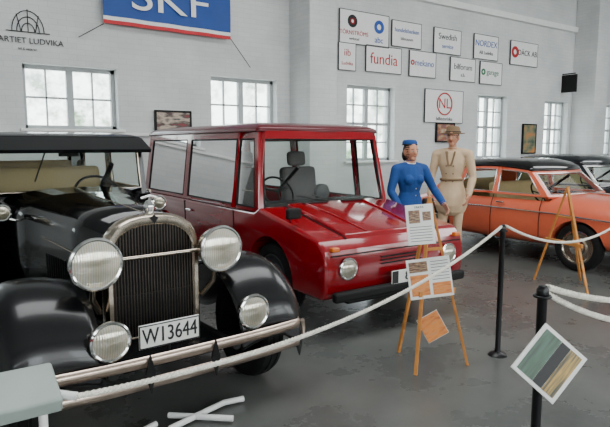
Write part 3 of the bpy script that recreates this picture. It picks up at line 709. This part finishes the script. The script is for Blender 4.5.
def humanoid(name,loc,yaw,J,mats,parent=None,hem=None,female=False,scale=1):
    r=root(name,loc,yaw); r.scale=(scale,)*3
    if parent: r.parent=parent
    parts=[]
    def S(path,rad,mi,ref=(1,0,0),seg=16,dens=5): parts.append((*sweep(path,rad,seg,ref,dens),mi))
    pv,wa,ch,sh,nk,hd=[Vector(J[k]) for k in('pelvis','waist','chest','shoulder','neck','head')]
    k=.95 if female else 1
    S([pv-Vector((0,0,.05)),pv,wa,ch,sh,nk-Vector((0,0,.02))],[(.14,.10),(.165*k,.12*k),(.13*k,.10*k),(.175*k,.125*k),(.165*k,.10*k),(.06,.06)],1)
    if female:
        for s in(-1,1): parts.append((*ellip(ch+Vector((s*.07,-.085,.0)),(.06,.055,.06)),1))
    S([nk-Vector((0,0,.05)),hd-Vector((0,-.01,.07))],[.058*k,.05*k],0)
    for s,a in((-1,'R'),(1,'L')):
        sp,el,wr,hn=[Vector(v) for v in J['arm'+a]]
        S([sh+Vector((s*.06,0,-.0)),sp],[.07*k,.064*k],1)
        S([sp,sp.lerp(el,.5),el,el.lerp(wr,.35),wr],[.064*k,.058*k,.05*k,.05*k,.04*k],1)
        S([wr-(wr-el).normalized()*.01,wr+(hn-wr).normalized()*.02],[.027,.026],0)
        d=(hn-wr).normalized(); sd=Vector((0,1,0)); sd=(sd-d*sd.dot(d)).normalized(); nn=d.cross(sd)*s
        S([wr+d*.01,wr+d*.05,wr+d*.09],[(.024,.016),(.038,.016),(.036,.013)],0,ref=sd,seg=12)
        for q,(off,ln) in enumerate(((-.030,.072),(-.010,.082),(.010,.076),(.029,.058))):
            b=wr+d*.088-sd*off*-1; c1=b+d*ln*.5-nn*.006; c2=b+d*ln*.82-nn*.024; c3=b+d*ln*.95-nn*.042
            S([b-d*.015,b,c1,c2,c3],[.0095,.0095,.009,.008,.0065],0,ref=sd,seg=8,dens=3)
        b=wr+d*.03-sd*.028; S([b,b+d*.03-sd*.022-nn*.008,b+d*.06-sd*.028-nn*.02],[.013,.011,.008],0,ref=sd,seg=8,dens=3)
    for s,a in((-1,'R'),(1,'L')):
        hp_,kn,an,to=[Vector(v) for v in J['leg'+a]]
        mi=0 if (female and hem) else 2
        S([hp_,hp_.lerp(kn,.5),kn,kn.lerp(an,.35),an],[.088*k,.075*k,.055*k,.056*k,.036*k],mi)
        S([an-Vector((0,-.03,.03)),an.lerp(to,.4)-Vector((0,0,.02)),to],[(.036,.045),(.042,.036),(.036,.024)],3)
    if hem is not None:
        S([wa,pv+Vector((0,0,-.02)),Vector((pv.x,pv.y,(pv.z+hem)/2)),Vector((pv.x,pv.y,hem))],[(.135*k,.105*k),(.185*k,.14*k),(.20*k,.16*k),(.215*k,.17*k)],1,seg=24)
    def hf(v):
        f=1.0
        if v.z<-.1: f*=1-.16*(-v.z-.1)*(1 if v.y<0.2 else .6)
        return f
    parts.append((*ellip(hd,(.074,.094,.116),24,18,hf),0))
    parts.append((*ellip(hd+Vector((0,-.058,-.078)),(.034,.03,.026)),0))
    S([hd+Vector((0,-.084,.022)),hd+Vector((0,-.103,-.012)),hd+Vector((0,-.106,-.02))],[.009,.013,.013],0,dens=3,seg=10)
    for s in(-1,1): parts.append((*ellip(hd+Vector((s*.076,.01,-.005)),(.011,.02,.032),10,8),0))
    hz=.03 if not female else .012
    parts.append((*ellip(hd+Vector((0,.022,hz)),(.083,.094,.108 if not female else .125),24,18),4))
    if female: parts.append((*ellip(hd+Vector((0,.06,-.035)),(.085,.06,.09)),4))
    V=[];F=[];pm=[]
    for v,f,mi in parts:
        o=len(V); V+=v; F+=[tuple(i+o for i in g) for g in f]; pm+=[mi]*len(v)
    o=mk('body',r,V,F,None)
    kd=kdtree.KDTree(len(V))
    for i,v in enumerate(V): kd.insert(v,i)
    kd.balance()
    rm=o.modifiers.new('r','REMESH'); rm.mode='VOXEL'; rm.voxel_size=.007
    sm=o.modifiers.new('m','SMOOTH'); sm.factor=.5; sm.iterations=3
    bpy.context.view_layer.update(); dg=bpy.context.evaluated_depsgraph_get()
    me=bpy.data.meshes.new_from_object(o.evaluated_get(dg)); o.modifiers.clear(); o.data=me
    me.materials.clear()
    for m in mats: me.materials.append(m)
    for p in me.polygons:
        p.use_smooth=True; p.material_index=pm[kd.find(p.center)[1]]
    for s in(-1,1):
        a,b=ellip((0,0,0),(.011,.006,.006),12,8); q=mk('eye',r,a,b,M['eyew'],smooth='all'); q.location=hd+Vector((s*.03,-.085,.01))
        a,b=ellip((0,0,0),(.006,.004,.006),10,8); q=mk('pupil',r,a,b,M['ink'],smooth='all'); q.location=hd+Vector((s*.03,-.0905,.01))
        tube('eyebrow',r,[hd+Vector((s*.016,-.091,.03)),hd+Vector((s*.032,-.090,.035)),hd+Vector((s*.048,-.08,.028))],.003,M['hair'])
    a,b=ellip((0,0,0),(.020,.007,.006),12,8); q=mk('mouth',r,a,b,M['lip'],smooth='all'); q.location=hd+Vector((0,-.088,-.052))
    return r
Jb=dict(pelvis=(0,0,.90),waist=(0,0,1.04),chest=(0,-.01,1.2),shoulder=(0,0,1.34),neck=(0,0,1.41),head=(0,-.015,1.52),
 armR=[(-.185,0,1.32),(-.26,-.02,1.07),(-.22,-.16,.88),(-.21,-.22,.80)],armL=[(.185,0,1.32),(.30,-.04,1.09),(.34,-.20,.92),(.35,-.27,.85)],
 legR=[(-.085,0,.86),(-.09,-.01,.47),(-.09,.02,.09),(-.10,-.13,.03)],legL=[(.085,0,.86),(.09,-.01,.47),(.09,.02,.09),(.10,-.13,.03)])
f1=humanoid('mannequin_in_blue',(4.93,4.88,0),math.radians(-14),Jb,[M['skin'],M['blue'],M['blue'],M['shoe'],M['hair']],hem=.55,female=True,scale=1.03)
lathe('cap',f1,[(.082,-.01),(.088,.0),(.086,.03),(.07,.05),(.001,.056)],(0,.02,1.61),'Z',M['blue'],24)
tube('cap_band',f1,[(.087*math.cos(a),.02+.087*math.sin(a),1.605) for a in [k*math.pi/12 for k in range(24)]],.007,M['ink'],cyclic=True)
tube('collar',f1,[(.058*math.cos(a),.058*math.sin(a),1.40-.02*math.sin(-a)) for a in [k*math.pi/8 for k in range(16)]],.01,M['white'],cyclic=True)
tube('jacket_buttons',f1,[[(0,-.135,z),(0,-.142,z)] for z in(1.02,1.10)],.009,M['chrome'])
Jw=dict(pelvis=(0,0,.98),waist=(0,0,1.13),chest=(0,-.01,1.31),shoulder=(0,0,1.47),neck=(0,-.005,1.54),head=(0,-.03,1.665),
 armR=[(-.21,0,1.45),(-.26,-.02,1.16),(-.25,-.14,.93),(-.24,-.18,.84)],armL=[(.21,0,1.45),(.27,.0,1.16),(.25,-.12,.93),(.24,-.17,.84)],
 legR=[(-.095,0,.93),(-.10,-.01,.5),(-.10,.02,.09),(-.12,-.15,.03)],legL=[(.095,0,.93),(.10,-.01,.5),(.10,.02,.09),(.12,-.15,.03)])
f2=humanoid('mannequin_in_uniform',(6.12,5.25,0),math.radians(-62),Jw,[M['skin'],M['cream'],M['cream'],M['shoe'],M['hair']],hem=.78,scale=1.05)
lathe('brimmed_hat',f2,[(.15,-.005),(.155,.0),(.15,.006),(.10,.008),(.092,.02),(.088,.06),(.075,.09),(.03,.098),(.001,.092)],(0,-.0,1.722),'Z',M['felt'],32)
tube('hat_band',f2,[(.094*math.cos(a),.094*math.sin(a),1.742) for a in [k*math.pi/12 for k in range(24)]],.009,M['brown'],cyclic=True)
tube('coat_buttons',f2,[[(s*.045,-.135,z),(s*.045,-.14,z)] for s in(-1,1) for z in(1.1,1.2,1.3)],.01,M['felt'])
tube('belt',f2,[(.142*math.cos(a),.112*math.sin(a),1.12) for a in [k*math.pi/12 for k in range(24)]],.018,M['felt'],cyclic=True)
beams('lapels',f2,[((s*.055,-.10,1.49),(s*.012,-.142,1.30),.035,.012) for s in(-1,1)],M['felt'],.004)

# ------------------------------------------------------------------ light
w=bpy.data.worlds.new('world'); SC.world=w; w.use_nodes=True
N=w.node_tree.nodes; Lk=w.node_tree.links; bg=N['Background']
tc=N.new('ShaderNodeTexCoord'); nz=N.new('ShaderNodeTexNoise'); nz.inputs['Scale'].default_value=22; nz.inputs['Detail'].default_value=8; nz.inputs['Roughness'].default_value=.7
Lk.new(tc.outputs['Generated'],nz.inputs['Vector'])
cr=N.new('ShaderNodeValToRGB'); cr.color_ramp.elements[0].position=.36; cr.color_ramp.elements[1].position=.56
cr.color_ramp.elements[0].color=(.13,.19,.12,1); cr.color_ramp.elements[1].color=(.95,1,.97,1)
Lk.new(nz.outputs['Fac'],cr.inputs[0])
sp=N.new('ShaderNodeSeparateXYZ'); Lk.new(tc.outputs['Generated'],sp.inputs[0])
mr=N.new('ShaderNodeMapRange'); mr.inputs['From Min'].default_value=.05; mr.inputs['From Max'].default_value=.3
Lk.new(sp.outputs['Z'],mr.inputs['Value'])
mx=N.new('ShaderNodeMixRGB'); mx.inputs[2].default_value=(.85,.93,1,1)
Lk.new(mr.outputs[0],mx.inputs[0]); Lk.new(cr.outputs['Color'],mx.inputs[1]); Lk.new(mx.outputs[0],bg.inputs['Color'])
bg.inputs['Strength'].default_value=7.0
def area(name,loc,rot,sx,sy,e,col=(1,1,1)):
    l=bpy.data.lights.new(name,'AREA'); l.shape='RECTANGLE'; l.size=sx; l.size_y=sy; l.energy=e; l.color=col
    o=bpy.data.objects.new(name,l); COL.objects.link(o); o.location=loc; o.rotation_euler=rot
area('overhead_fill',(3,3.5,6.3),(0,0,0),8,2.5,380,(.97,.99,1))  # fill light added under the closed ceiling to brighten the room, no skylight there
area('overhead_fill.001',(13,3.5,6.3),(0,0,0),8,2.5,380,(.97,.99,1))  # second added overhead fill, for the far half of the room
area('window_daylight',(3,-5.7,2.8),(math.radians(90),0,0),14,2.6,420,(.96,.985,1))
area('window_daylight.001',(15,-5.7,2.8),(math.radians(90),0,0),10,2.6,340,(.96,.985,1))
